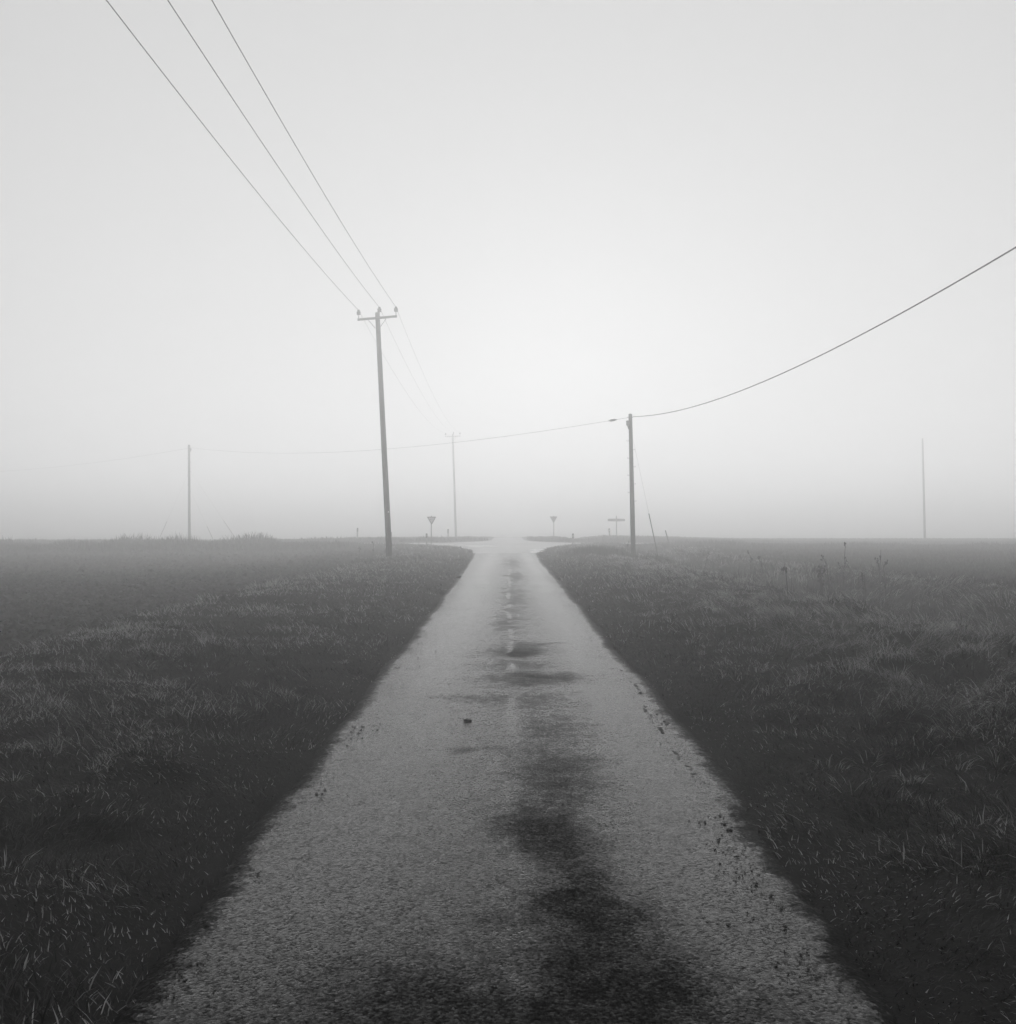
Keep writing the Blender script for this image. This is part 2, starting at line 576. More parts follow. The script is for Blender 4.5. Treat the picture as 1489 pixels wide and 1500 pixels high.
# ------------------------------------------------------------------ grass
def blades(name, X, Y, L, tilt, az, curl, wid, shade, mat, nseg=2, sink=.01):
    n = len(X)
    Z = height(X, Y) - sink
    P = np.stack([X, Y, Z], -1)
    dirv = np.stack([np.cos(az), np.sin(az), np.zeros(n)], -1)
    ro = rng.uniform(-.9, .9, n)
    side = np.stack([-np.sin(az + ro), np.cos(az + ro), np.zeros(n)], -1)
    V = np.empty((n, nseg * 2 + 1, 3))
    V[:, 0] = P - side * (wid * .5)[:, None]
    V[:, 1] = P + side * (wid * .5)[:, None]
    cur = P.copy()
    t = tilt.copy()
    for s in range(nseg):
        st = (L / nseg)[:, None]
        cur = cur + dirv * (np.sin(t)[:, None] * st)
        cur[:, 2] += np.cos(t) * L / nseg
        t = np.minimum(t + curl / nseg, 2.5)
        if s < nseg - 1:
            w = wid * (.5 - .14 * s)
            V[:, 2 + 2 * s] = cur - side * w[:, None]
            V[:, 3 + 2 * s] = cur + side * w[:, None]
        else:
            V[:, 2 * nseg] = cur
    floor = height(V[:, -1, 0], V[:, -1, 1]) + .012
    V[:, -1, 2] = np.maximum(V[:, -1, 2], floor)
    k = nseg * 2 + 1
    base = (np.arange(n) * k)[:, None]
    tl = []
    for s in range(nseg - 1):
        a = 2 * s
        tl += [[a, a + 1, a + 3], [a, a + 3, a + 2]]
    tl.append([2 * nseg - 2, 2 * nseg - 1, 2 * nseg])
    F = (base[:, :, None] + np.array(tl)[None]).reshape(-1, 3)
    o = np_mesh(name, V.reshape(-1, 3), F, mat, attrs={'shade': np.repeat(shade, k)})
    return o, len(F)


TRI = 0


def scatter(x0, x1, y0, y1, dens, keep):
    n = int((x1 - x0) * (y1 - y0) * dens * .88)
    X = rng.uniform(x0, x1, n)
    Y = rng.uniform(y0, y1, n)
    k = rng.random(n) < keep(X, Y)
    return X[k], Y[k]


def in_view(X, Y, pad=1.6):
    return (np.abs(X) < .52 * Y + pad).astype(float)


def zones(x0, x1, bands, keep):
    XX, YY = [], []
    for y0, y1, dens in bands:
        a, bb = scatter(x0, x1, y0, y1, dens, lambda X, Y: keep(X, Y) * in_view(X, Y))
        XX.append(a)
        YY.append(bb)
    return np.concatenate(XX), np.concatenate(YY)


def straw(n, frac, X, Y, seed, lo=.04, hi=.30):
    """per blade shade: dark green blades with a share of pale dead ones, in patches"""
    top = .5 * fbm(X, Y, 1.3, 3) + .5 * fbm(X, Y, .45, 8, 2)
    pale = rng.random(n) < frac * (.08 + 2.2 * smooth(.42, .68, top)) * (.4 + 1.2 * fbm(X, Y, .8, seed))
    return np.where(pale, rng.uniform(.35, 1.0, n), rng.uniform(lo, hi, n) ** 1.5)


def wscale(Y):
    return np.clip(Y / 9.0, 1, 6)


# short matted grass on the verge beside the tilled field
def keep_left(X, Y):
    d, dl, dc = road_dist(X, Y)
    k = smooth(-.10, .12, d + (fbm(X, Y, .25, 91) - .5) * .30)
    field = smooth(4.3, 5.0, dl + (fbm(X, Y, .9, 93) - .5) * 1.2) * smooth(70, 63, Y) * (X < -4)
    return k * (1 - field)


X, Y = zones(-9, -1.2, [(2, 6, 3400), (6, 10, 2600), (10, 16, 1400), (16, 28, 600), (28, 50, 260), (50, 80, 110)], keep_left)
n = len(X)
d, dl, dc = road_dist(X, Y)
tuss = fbm(X, Y, .55, 101)
L = rng.uniform(.05, .12, n) * (.65 + 1.1 * smooth(.4, .75, tuss)) * np.interp(d, [0, .4, 1.2], [.55, .8, 1]) * np.clip(Y / 40 + .8, 1, 1.6)
az = (fbm(X, Y, .8, 103) - .5) * 7 + rng.normal(0, .9, n) + 2.5
sh = straw(n, np.interp(d, [0, .6, 1.6, 4.5], [.10, .06, .15, .32]), X, Y, 107)
o, t = blades('verge_grass', X, Y, L, rng.uniform(.5, 1.35, n), az, rng.uniform(.2, 1.2, n), rng.uniform(.0035, .0065, n) * wscale(Y), sh, M['grass'])
TRI += t
tag(o, 'short matted grass on the verge between lane and tilled field', 'grass', kind='stuff')


def tufts(name, x0, x1, bands, keep, lens, pale_share, label, mat):
    TX, TY = zones(x0, x1, bands, keep)
    nb = rng.integers(26, 52, len(TX))
    ti = np.repeat(np.arange(len(TX)), nb)
    n = len(ti)
    trad = rng.uniform(.04, .11, len(TX)) * np.clip(TY / 14, 1, 2.2)
    ra = rng.uniform(0, 2 * math.pi, n)
    rr_ = np.sqrt(rng.random(n))
    X = TX[ti] + np.cos(ra) * rr_ * trad[ti]
    Y = TY[ti] + np.sin(ra) * rr_ * trad[ti]
    tl_ = rng.uniform(lens[0], lens[1], len(TX))
    taz = rng.uniform(0, 6.28, len(TX))
    lean = rng.uniform(.1, .8, len(TX))
    az = np.arctan2(np.sin(ra) * .6 + np.sin(taz[ti]) * lean[ti], np.cos(ra) * .6 + np.cos(taz[ti]) * lean[ti]) + rng.normal(0, .25, n)
    tp = pale_share * (.1 + 2.0 * smooth(.3, .9, rng.random(len(TX))))
    sh = np.where(rng.random(n) < tp[ti], rng.uniform(.3, 1.0, n), rng.uniform(.04, .3, n) ** 1.5)
    o, t = blades(name, X, Y, tl_[ti] * rng.uniform(.6, 1.1, n), np.clip(.25 + .75 * rr_ + rng.normal(0, .15, n), .05, 1.3), az,
                  rng.uniform(.5, 1.7, n), rng.uniform(.0028, .0055, n) * wscale(Y), sh, mat)
    tag(o, label, 'grass', kind='stuff')
    return t


TRI += tufts('grass_tufts', -9, -1.6, [(2, 7, 24), (7, 13, 20), (13, 22, 11), (22, 40, 4.5), (40, 62, 2)],
             lambda X, Y: keep_left(X, Y) * smooth(.35, 1.6, road_dist(X, Y)[0]) * (.25 + .75 * smooth(.4, .65, fbm(X, Y, 1.3, 3))),
             (.06, .16), .34, 'ragged grass tufts on the verge along the tilled field', M['grass'])


def keep_under(X, Y):
    d, dl, dc = road_dist(X, Y)
    return smooth(1.8, 2.8, dl) * smooth(11.5, 9.8, dl) * (d > .4)


X, Y = zones(2.8, 14, [(3, 8, 900), (8, 13, 650), (13, 20, 380), (20, 32, 200), (32, 62, 80)], keep_under)
n = len(X)
o, t = blades('undergrowth', X, Y, rng.uniform(.08, .2, n), rng.uniform(.3, 1.3, n), rng.uniform(0, 6.28, n), rng.uniform(.3, 1.4, n),
              rng.uniform(.004, .007, n) * wscale(Y), straw(n, .14, X, Y, 139), M['grass'])
TRI += t
tag(o, 'dark short grass growing beneath the flattened tussocks', 'grass', kind='stuff')


# right hand verge: short by the lane, then long lodged grass, then the ditch
def keep_right_short(X, Y):
    d, dl, dc = road_dist(X, Y)
    return smooth(-.10, .12, d + (fbm(X, Y, .25, 111) - .5) * .30) * smooth(3.2, 1.8, dl + (fbm(X, Y, .8, 113) - .5) * 1.4)


TRI += tufts('grass_tufts', 1.6, 6, [(2, 7, 24), (7, 13, 20), (13, 22, 11), (22, 40, 4.5), (40, 62, 2)],
             lambda X, Y: keep_right_short(X, Y) * smooth(.35, 1.4, road_dist(X, Y)[0]), (.06, .16), .28,
             'ragged grass tufts on the verge in front of the ditch', M['grass'])
X, Y = zones(1.2, 9, [(2, 6, 3200), (6, 10, 2300), (10, 16, 1200), (16, 28, 520), (28, 50, 220), (50, 80, 110)], keep_right_short)
n = len(X)
d, dl, dc = road_dist(X, Y)
L = rng.uniform(.05, .14, n) * (.65 + 1.1 * smooth(.4, .75, fbm(X, Y, .5, 121))) * np.interp(d, [0, .4, 1.4], [.55, .8, 1.1]) * np.clip(Y / 40 + .8, 1, 1.6)
az = (fbm(X, Y, .8, 123) - .5) * 7 + rng.normal(0, .9, n) + 4
sh = straw(n, np.interp(d, [0, .6, 1.6, 3], [.10, .06, .15, .28]), X, Y, 127)
o, t = blades('verge_grass', X, Y, L, rng.uniform(.45, 1.3, n), az, rng.uniform(.2, 1.2, n), rng.uniform(.0035, .0065, n) * wscale(Y), sh, M['grass'])
TRI += t
tag(o, 'short dark grass on the verge in front of the long lodged grass', 'grass', kind='stuff')


def keep_lodged(X, Y):
    d, dl, dc = road_dist(X, Y)
    return smooth(1.5, 2.6, dl + (fbm(X, Y, .8, 113) - .5) * 1.4) * smooth(11.5, 9.5, dl) * smooth(70, 60, Y) * smooth(.2, .4, d) * (.35 + .65 * smooth(.3, .5, fbm(X, Y, .6, 135)))


TX, TY = zones(2.6, 14, [(3, 8, 26), (8, 13, 20), (13, 20, 13), (20, 32, 7), (32, 50, 3.2), (50, 70, 1.6)], keep_lodged)
nb = rng.integers(45, 85, len(TX))
ti = np.repeat(np.arange(len(TX)), nb)
n = len(ti)
trad = rng.uniform(.07, .17, len(TX)) * np.clip(TY / 16, 1, 2.2)
ra = rng.uniform(0, 2 * math.pi, n)
rr_ = np.sqrt(rng.random(n))
X = TX[ti] + np.cos(ra) * rr_ * trad[ti]
Y = TY[ti] + np.sin(ra) * rr_ * trad[ti]
d, dl, dc = road_dist(X, Y)
tdl = road_dist(TX, TY)[1]
ditch = smooth(4.6, 5.6, dl) * smooth(9.2, 8.2, dl)
tlen = rng.uniform(.18, .42, len(TX)) * (.6 + .8 * fbm(TX, TY, .9, 131))
L = tlen[ti] * rng.uniform(.6, 1.1, n) * (1 + .4 * ditch)
taz = math.radians(215) + (fbm(TX, TY, 2.0, 133) - .5) * 6.5 + rng.normal(0, .35, len(TX))
rad_az = np.arctan2(np.sin(ra), np.cos(ra))
mixr = .35 * rr_
az = np.arctan2(np.sin(taz[ti]) * (1 - mixr) + np.sin(rad_az) * mixr, np.cos(taz[ti]) * (1 - mixr) + np.cos(rad_az) * mixr) + rng.normal(0, .22, n)
ttilt = rng.uniform(.6, 1.2, len(TX))
tilt = np.clip(ttilt[ti] + rng.normal(0, .18, n), .05, 1.3) * (1 - .3 * ditch)
tpale = np.interp(tdl, [1.5, 3, 5, 6, 8, 9.5], [.20, .50, .46, .16, .20, .42]) * (.15 + 1.9 * smooth(.35, .8, rng.random(len(TX))))
pale = rng.random(n) < tpale[ti]
sh = np.where(pale, rng.uniform(.35, 1.0, n), rng.uniform(.04, .30, n) ** 1.5)
o, t = blades('lodged_grass', X, Y, L, tilt, az, rng.uniform(.7, 1.7, n), rng.uniform(.003, .006, n) * wscale(Y), sh, M['lodged'], 3)
TRI += t
tag(o, 'long wind-flattened grass in tussocks along the ditch', 'grass', kind='stuff')


def keep_field(X, Y):
    d, dl, dc = road_dist(X, Y)
    return smooth(8.8, 10.5, dl) * (d > .5)


X, Y = zones(9.5, 62, [(14, 26, 330), (26, 40, 160), (40, 60, 75), (60, 80, 40), (88, 128, 20)], keep_field)
n = len(X)
sh = np.clip(rng.beta(1.4, 2.8, n) * (.5 + .8 * fbm(X, Y, 3, 141)), 0, 1)
o, t = blades('field_grass', X, Y, rng.uniform(.12, .26, n), rng.uniform(.1, .7, n), rng.uniform(0, 6.28, n), rng.uniform(.2, 1.1, n),
              rng.uniform(.005, .009, n) * wscale(Y) * 1.2, sh, M['field'])
TRI += t
tag(o, 'even grass covering the open field beyond the ditch', 'grass', kind='stuff')


# rank grass: bank beyond the tilled field, around the signs and across the crossing road
def keep_rank(X, Y):
    d, dl, dc = road_dist(X, Y)
    a = smooth(65, 68, Y) * smooth(80, 78, Y) * smooth(-10, -14, X)
    b2 = (Y > 87.6) * (Y < 103) * (d > .3) * (.35 + .65 * fbm(X, Y, 3, 150))
    c = (Y > 66) * (Y < 80) * (d > .35) * .7
    return np.clip(a + b2 + c, 0, 1)


X, Y = zones(-62, 62, [(56, 80, 42), (87, 103, 26)], keep_rank)
n = len(X)
sh = np.clip(rng.beta(1.4, 2.8, n) * (.5 + .8 * fbm(X, Y, 3, 151)), 0, 1)
cl = fbm(X, Y, 2.2, 153)
L = rng.uniform(.16, .42, n) * (.5 + 1.2 * smooth(.35, .75, cl)) * np.where(Y > 87, np.where(X > 14, .35, .75), np.where(X < -11, .5 + 1.1 * smooth(.45, .7, fbm(X, Y, 5, 157)), np.where(X > 13, .7, .32)))
o, t = blades('rank_grass', X, Y, L, rng.uniform(0, .5, n), rng.uniform(0, 6.28, n), rng.uniform(.1, .9, n),
              rng.uniform(.006, .010, n) * wscale(Y) * 1.1, sh, M['field'])
TRI += t
tag(o, 'rank uncut grass on the banks around the crossroads', 'grass', kind='stuff')

# clump of tall grass at the foot of the telephone pole
cxs = [(4.6, 51.0, 1.2, .6, 2400), (7.4, 45.5, 1.3, .45, 1500), (8.2, 38, 1.2, .5, 1500), (4.2, 52.5, 1.0, .5, 1400), (8.4, 29, 1.4, .5, 1800), (7.6, 22, 1.0, .45, 1500)]
X = np.concatenate([rng.normal(c[0], c[2] * .5, c[4]) for c in cxs])
Y = np.concatenate([rng.normal(c[1], c[2] * .6, c[4]) for c in cxs])
L = np.concatenate([rng.uniform(.3, 1.0, c[4]) * c[3] for c in cxs])
n = len(X)
o, t = blades('tall_grass', X, Y, L, rng.uniform(0, .45, n), rng.uniform(0, 6.28, n), rng.uniform(.1, .9, n),
              rng.uniform(.004, .007, n) * wscale(Y), rng.beta(1.2, 3, n), M['field'], 3)
TRI += t
tag(o, 'tall seeding grass clumps along the ditch by the telephone pole', 'grass', kind='stuff')

# ------------------------------------------------------------------ tilled field: clods of soil and seedlings
def keep_till(X, Y):
    d, dl, dc = road_dist(X, Y)
    return smooth(4.0, 5.2, dl + (fbm(X, Y, .9, 93) - .5) * 1.2) * smooth(67, 64.5, Y)


X, Y = zones(-36, -5, [(8, 14, 190), (14, 22, 130), (22, 34, 70), (34, 66, 26)], keep_till)
n = len(X)
r = rng.gamma(1.6, .017, n) + .012
r = np.minimum(r, .11) * np.clip(Y / 26, 1, 2)
Z = height(X, Y) + r * .2
ov = np.array([[1, 0, 0], [-1, 0, 0], [0, 1, 0], [0, -1, 0], [0, 0, 1], [0, 0, -1]], dtype=float)
of = np.array([[0, 2, 4], [2, 1, 4], [1, 3, 4], [3, 0, 4], [2, 0, 5], [1, 2, 5], [3, 1, 5], [0, 3, 5]])
an = rng.uniform(0, 6.28, n)
ca, sa = np.cos(an), np.sin(an)
vv = ov[None] * rng.uniform(.6, 1.4, (n, 6, 1)) + rng.normal(0, .18, (n, 6, 3))
vv[:, :, 2] *= .7
vx = vv[:, :, 0] * ca[:, None] - vv[:, :, 1] * sa[:, None]
vy = vv[:, :, 0] * sa[:, None] + vv[:, :, 1] * ca[:, None]
V = np.stack([vx, vy, vv[:, :, 2]], -1) * r[:, None, None] + np.stack([X, Y, Z], -1)[:, None]
F = ((np.arange(n) * 6)[:, None, None] + of[None]).reshape(-1, 3)
o = np_mesh('soil_clods', V.reshape(-1, 3), F, M['clod'], smooth_shade=False)
TRI += len(F)
tag(o, 'broken clods of dark soil covering the tilled field', 'soil', kind='stuff')

X, Y = zones(-36, -5, [(8, 14, 300), (14, 22, 200), (22, 34, 90), (34, 66, 36)], keep_till)
n = len(X)
o, t = blades('seedlings', X, Y, rng.uniform(.03, .08, n), rng.uniform(.1, 1.0, n), rng.uniform(0, 6.28, n), rng.uniform(.2, 1, n),
              rng.uniform(.003, .006, n) * wscale(Y), rng.beta(1.3, 2.2, n), M['field'])
TRI += t
tag(o, 'sparse short seedlings sprouting from the tilled field', 'seedlings', kind='stuff')

# crumbs of mud and gravel on the lane, gathered in drifts
NC = 16000
cy = rng.uniform(2.5, 34, NC)
side = rng.random(NC)
eLc, eRc = edge_left(cy), edge_right(cy)
off = np.abs(rng.normal(0, .15, NC)) + .02
cxr = np.where(side < .45, -eLc + off, np.where(side < .94, eRc - off * 1.2, rng.uniform(-1, 1, NC) * eLc))
kk = rng.random(NC) < (smooth(.45, .75, fbm(cxr, cy, .5, 205)) ** 1.5 + .04)
cy, cxr, eLc, eRc = cy[kk], cxr[kk], eLc[kk], eRc[kk]
n = len(cxr)
r = rng.gamma(1.4, .0024, n) + .002
r = np.minimum(r, .014)
an = rng.uniform(0, 6.28, n)
ca, sa = np.cos(an), np.sin(an)
vv = ov[None] * rng.uniform(.6, 1.4, (n, 6, 1)) + rng.normal(0, .18, (n, 6, 3))
vv[:, :, 2] *= .55
vx = vv[:, :, 0] * ca[:, None] - vv[:, :, 1] * sa[:, None]
vy = vv[:, :, 0] * sa[:, None] + vv[:, :, 1] * ca[:, None]
V = np.stack([vx, vy, vv[:, :, 2]], -1) * r[:, None, None] + np.stack([cxr, cy, np.where(np.minimum(cxr + eLc, eRc - cxr) < .14, -.022, .004) + r * .35], -1)[:, None]
F = ((np.arange(n) * 6)[:, None, None] + of[None]).reshape(-1, 3)
o = np_mesh('mud_crumbs', V.reshape(-1, 3), F, M['clod'], smooth_shade=False)
tag(o, 'crumbs of mud and grit strewn along the edges of the lane', 'mud', kind='stuff')
TRI += len(F)
print('blade triangles', TRI)


def gz(x, y):
    return float(height(np.array([x]), np.array([y]))[0])


# ------------------------------------------------------------------ poles
def pole_shaft(h, r0, r1, lean, n=14, bury=.35):
    pts, rr = [], []
    for k in range(9):
        t = k / 8
        z = -bury + (h + bury) * t
        pts.append((lean * z / h, 0, z))
        rr.append(r0 + (r1 - r0) * t)
    pts.append((lean, 0, h + .03))
    rr.append(r1 * .72)
    return MB().tube(pts, rr, n)


def insulator(parent, x, y, z, pin, scale=1.0):
    b = MB().tube([(x, y, z), (x, y, z + pin)], .018, 8)
    p = b.build('insulator_pin', M['iron'], parent)
    b = MB()
    prof = [(0, .02), (.0, .08), (.05, .105), (.07, .075), (.10, .100), (.15, .09), (.17, .055), (.20, .065), (.24, .04)]
    b.tube([(x, y, z + pin - .02 + a * scale) for a, _ in prof], [q * scale for _, q in prof], 12)
    b.build('insulator', M['porcelain'], p)
    return z + pin - .02 + .21 * scale


def power_pole(label, base, h, lean, arm_half, tilt, plate=False):
    x, y = base
    z0 = gz(x, y)
    root = empty('power_pole', (x, y, z0))
    tag(root, label, 'utility pole', 'power poles carrying three wires past the lane')
    H = h - z0
    pole_shaft(H, .145, .105, lean).build('shaft', M['wood'], root)
    za = H - .26
    xa = lean * za / H
    from mathutils import Matrix
    rot = Matrix.Rotation(-tilt, 3, 'Y')
    MB().box((xa, -.13, za), (2 * arm_half, .075, .10), rot).build('crossarm', M['iron'], root)
    for s in (-1, 1):
        MB().tube([(xa + s * .42, -.14, za - .06 + s * .42 * tilt), (xa + s * .09, -.12, za - .48)], .014, 6).build('brace', M['iron'], root)
    tops = []
    for s in (-1, 1):
        xi = xa + s * (arm_half - .05)
        tops.append((x + xi, y - .13, z0 + insulator(root, xi, -.13, za + .04 + s * (arm_half - .05) * tilt, .20)))
    xi = lean + .10
    tops.insert(1, (x + xi, y - .05, z0 + insulator(root, xi, -.05, H - .10, .16)))
    if plate:
        MB().box((lean * 2.2 / H + .07, -.135, 2.2), (.05, .01, .07)).build('number_plate', M['plate'], root)
        MB().tube([(lean * 1.6 / H, -.15, 1.0), (lean * 2.4 / H, -.15, 2.6)], .012, 6).build('earth_strap', M['iron'], root)
    for k in range(3):
        zz = H - .5 - k * .28
        MB().tube([(lean * zz / H, -.16, zz), (lean * zz / H, .16, zz)], .016, 6).build('bolt', M['iron'], root)
    return tops


P1 = power_pole('tall dark power pole leaning at the verge edge, three insulators sharp against fog', (-5.52, 47.7), 11.52, -.58, .92, .085, True)
P2 = power_pole('faint power pole with a crossarm, fading into fog beyond the crossroads', (-6.5, 128), 12.75, -.42, .95, .04)
P0 = power_pole('power pole farther back along the lane carrying the same three wires', (-5.6, -24), 11.6, -.15, .92, .0)


def sag_points(a, b2, sag, n=40):
    out = []
    for k in range(n + 1):
        t = k / n
        out.append((a[0] + (b2[0] - a[0]) * t, a[1] + (b2[1] - a[1]) * t, a[2] + (b2[2] - a[2]) * t - 4 * sag * t * (1 - t)))
    return out


wl_labels = ['overhead wire on the crossarm insulator farthest from the lane', 'overhead wire on the insulator at the pole top',
             'overhead wire on the crossarm insulator closest to the lane']
for i in range(3):
    pts = sag_points(P0[i], P1[i], 1.1) + sag_points(P1[i], P2[i], 1.2)[1:]
    o = MB().tube(pts, [.011] * 41 + [.006] * 40, 6).build('overhead_wire', M['wire'])
    tag(o, wl_labels[i], 'power line', 'three overhead wires')


def stay(root, top, foot, z0, guard=None):
    """stay wire from the pole to the ground; guard is the share of its length that is sleeved"""
    s = MB().tube([top, foot], .0035, 6).build('stay_wire', M['wire'], root)
    if guard:
        q = tuple(foot[i] + (top[i] - foot[i]) * guard for i in range(3))
        MB().tube([foot, q], .022, 8).build('stay_guard', M['iron'], s)


def phone_pole(label, base, ztop, lean, r0, r1, box_side, stays=()):
    x, y = base
    z0 = gz(x, y)
    root = empty('telephone_pole', (x, y, z0))
    tag(root, label, 'utility pole', 'telephone poles')
    H = ztop - z0
    pole_shaft(H, r0, r1, lean).build('shaft', M['wood'], root)
    if box_side:
        zb = H - .42
        bx_ = MB().box((lean * zb / H + box_side * (r1 + .055), -.03, zb), (.12, .16, .22)).build('terminal_box', M['sign_black'], root)
        MB().tube([(lean * zb / H + box_side * (r1 + .05), -.02, zb - .11), (lean * zb / H + box_side * (r1 - .01), -.02, zb - .30)], .03, 8).build('cable_tail', M['cable'], bx_)
        for k in range(2):
            MB().tube([(lean - .14, 0, H - .16 - .0 * k + .02), (lean + .14, 0, H - .16 + .02)] if k == 0 else [(lean, -.14, H - .3), (lean, .14, H - .3)], .014, 6).build('hook_bolt', M['iron'], root)
        for k in range(8):                            # climbing steps
            zz = H - 1.3 - k * .42
            s = 1 if k % 2 else -1
            xx = lean * zz / H
            MB().tube([(xx + s * (r1 - .02), 0, zz), (xx + s * (r1 + .10), 0, zz), (xx + s * (r1 + .11), 0, zz + .04)], .010, 6).build('step', M['iron'], root)
    for (topz, fx, fy, guard) in stays:
        fz = gz(x + fx, y + fy) - z0 - .05
        stay(root, (lean * topz / H, 0, topz), (fx, fy, fz), z0, guard)
    return root


phone_pole('dark telephone pole with a terminal box and sleeved stay, standing in tall verge grass', (6.12, 50), 7.02, -.14, .125, .09, -1, [(6.3, .85, -3.0, .36)])
phone_pole('hazy telephone pole with several stays beyond the tilled field', (-30.5, 98), 9.15, -.06, .13, .10, 1,
           [(7.0, 5.0, -1.2, .3), (5.2, 3.0, -2.0, .3), (6.8, -3.4, 1.0, .3)])
phone_pole('telephone pole that carries the thick cable on along the ditch', (10.0, 9.0), 7.85, 0, .125, .09, -1)
phone_pole('bare pole standing alone at the far edge of the grass field', (50.5, 124), 11.9, -.24, .15, .09, 0)

# telephone cable
A = (-30.45, 98, 8.9)
B = (5.86, 49.97, 6.86)
B2 = (6.10, 49.9, 6.90)
Cc = (9.98, 9.0, 7.70)
cab = MB().tube(sag_points(A, B, 1.05), .0085, 6).build('telephone_cable', M['cable'])
tag(cab, 'thin telephone cable with a joint, crossing above the lane between two poles', 'cable', 'telephone cables')
t = .982
jp = [tuple(A[i] + (B[i] - A[i]) * q - (4 * 1.05 * q * (1 - q) if i == 2 else 0) for i in range(3)) for q in (t - .005, t - .002, t + .002, t + .005)]
MB().tube(jp, [.02, .055, .055, .02], 10).build('cable_joint', M['cable'], cab)
cab = MB().tube(sag_points(B2, Cc, 1.2, 60), .016, 8).build('telephone_cable', M['cable'])
tag(cab, 'thick black cable sagging from the telephone pole over the grass field', 'cable', 'telephone cables')
cab = MB().tube(sag_points((-30.6, 98, 8.85), (-68, 122, 7.6), .6), .009, 6).build('telephone_cable', M['cable'])
tag(cab, 'faint telephone cable running on into fog past the hazy pole', 'cable', 'telephone cables')
phone_pole('telephone pole lost in fog past the crossing road', (-68, 122), 7.9, 0, .125, .09, 0)


# ------------------------------------------------------------------ signs
def tri_prism(mb, cx, y0, y1, zc, half, rad):
    """rounded inverted triangle plate, point down"""
    pts = []
    R = half / math.cos(math.radians(30))
    cs = [(-half + rad * 1.0, R * .5 - rad * .58), (half - rad * 1.0, R * .5 - rad * .58), (0, -R + rad * 1.15)]
    arcs = [(90, 210), (-30, 90), (210, 330)]
    for (a, bb), (s, e) in zip([cs[0], cs[2], cs[1]], [arcs[0], arcs[2], arcs[1]]):
        for k in range(5):
            an = math.radians(s + (e - s) * k / 4)
            pts.append((cx + a + rad * .58 * math.cos(an), zc + bb + rad * .58 * math.sin(an)))
    n = len(pts)
    vs = [(p[0], y0, p[1]) for p in pts] + [(p[0], y1, p[1]) for p in pts]
    fs = [tuple(range(n)), tuple(range(2 * n - 1, n - 1, -1))] + [(k, (k + 1) % n, n + (k + 1) % n, n + k) for k in range(n)]
    return mb.add(vs, fs)


def text_mesh(txt, size, loc, mat, parent):
    cu = bpy.data.curves.new('lettering', 'FONT')
    cu.body = txt
    cu.size = size
    cu.align_x = 'CENTER'
    cu.align_y = 'CENTER'
    cu.extrude = .001
    tmp = bpy.data.objects.new('lettering', cu)
    col.objects.link(tmp)
    dg = bpy.context.evaluated_depsgraph_get()
    me = bpy.data.meshes.new_from_object(tmp.evaluated_get(dg))
    bpy.data.objects.remove(tmp)
    me.materials.clear()
    me.materials.append(mat)
    o = bpy.data.objects.new('lettering', me)
    o.location = loc
    o.rotation_euler = (math.pi / 2, 0, 0)
    return link(o, parent)


def give_way(label, x, y, facing, rot):
    z0 = gz(x, y)
    root = empty('give_way_sign', (x, y, z0), (0, 0, rot))
    tag(root, label, 'road sign', 'give way signs at the crossroads')
    MB().tube([(-.02, .05, -.3), (-.02, .05, 2.3)], .038, 10).build('post', M['sign_back'], root)
    zc = 2.02
    back = tri_prism(MB(), 0, -.002, .010, zc, .36, .05).build('sign_plate', M['sign_back'], root)
    tri_prism(MB(), 0, -.008, -.003, zc, .345, .05).build('red_border', M['sign_red'], back)
    tri_prism(MB(), 0, -.013, -.009, zc, .235, .03).build('white_panel', M['sign_white'], back)
    text_mesh('GIVE', .105, (0, -.0155, zc + .065), M['sign_black'], back)
    text_mesh('WAY', .105, (0, -.0155, zc - .03), M['sign_black'], back)
    for zz in (1.78, 2.16):
        MB().box((-.02, .05, zz), (.14, .10, .03)).build('clip', M['iron'], root)
    return root


give_way('give way sign with red bordered white face, beside the junction mouth', -5.75, 77.0, 1, math.radians(2))
give_way('give way sign showing its plain grey back, across the crossing road', 4.25, 95.5, -1, math.radians(178))

# finger post
fx, fy = 10.8, 102.0
z0 = gz(fx, fy)
root = empty('finger_post', (fx, fy, z0))
tag(root, 'finger post with two pale direction arms, faint in the fog', 'road sign')
MB().tube([(.05, 0, -.3), (0, 0, 2.25), (0, 0, 2.3), (0, 0, 2.4)], [.05, .045, .03, .012], 10).build('post', M['sign_back'], root)
for s in (-1, 1):
    vs = [(s * .05, 1.80), (s * .80, 1.82), (s * .90, 1.94), (s * .80, 2.06), (s * .05, 2.08)]
    n = len(vs)
    MB().add([(a, -.015, bb) for a, bb in vs] + [(a, .015, bb) for a, bb in vs],
             [tuple(range(n)), tuple(range(2 * n - 1, n - 1, -1))] + [(k, (k + 1) % n, n + (k + 1) % n, n + k) for k in range(n)]).build('direction_arm', M['sign_back'], root, False)


# verge marker posts
def marker(label, x, y, h, lean, dark_top):
    z0 = gz(x, y)
    o = empty('marker_post', (x, y, z0), (0, lean, 0))
    tag(o, label, 'marker post', 'marker posts on the verges')
    MB().tube([(0, 0, -.2), (0, 0, h - .35)], .06, 10).build('post', M['sign_back'], o)
    cap = MB().tube([(0, 0, h - .35), (0, 0, h - .03), (0, 0, h)], [.075, .075, .045], 10).build('black_cap', M['sign_black'], o)
    MB().box((0, -.072, h - .18), (.06, .02, .12)).build('reflector', M['sign_white' if dark_top else 'sign_red'], cap)


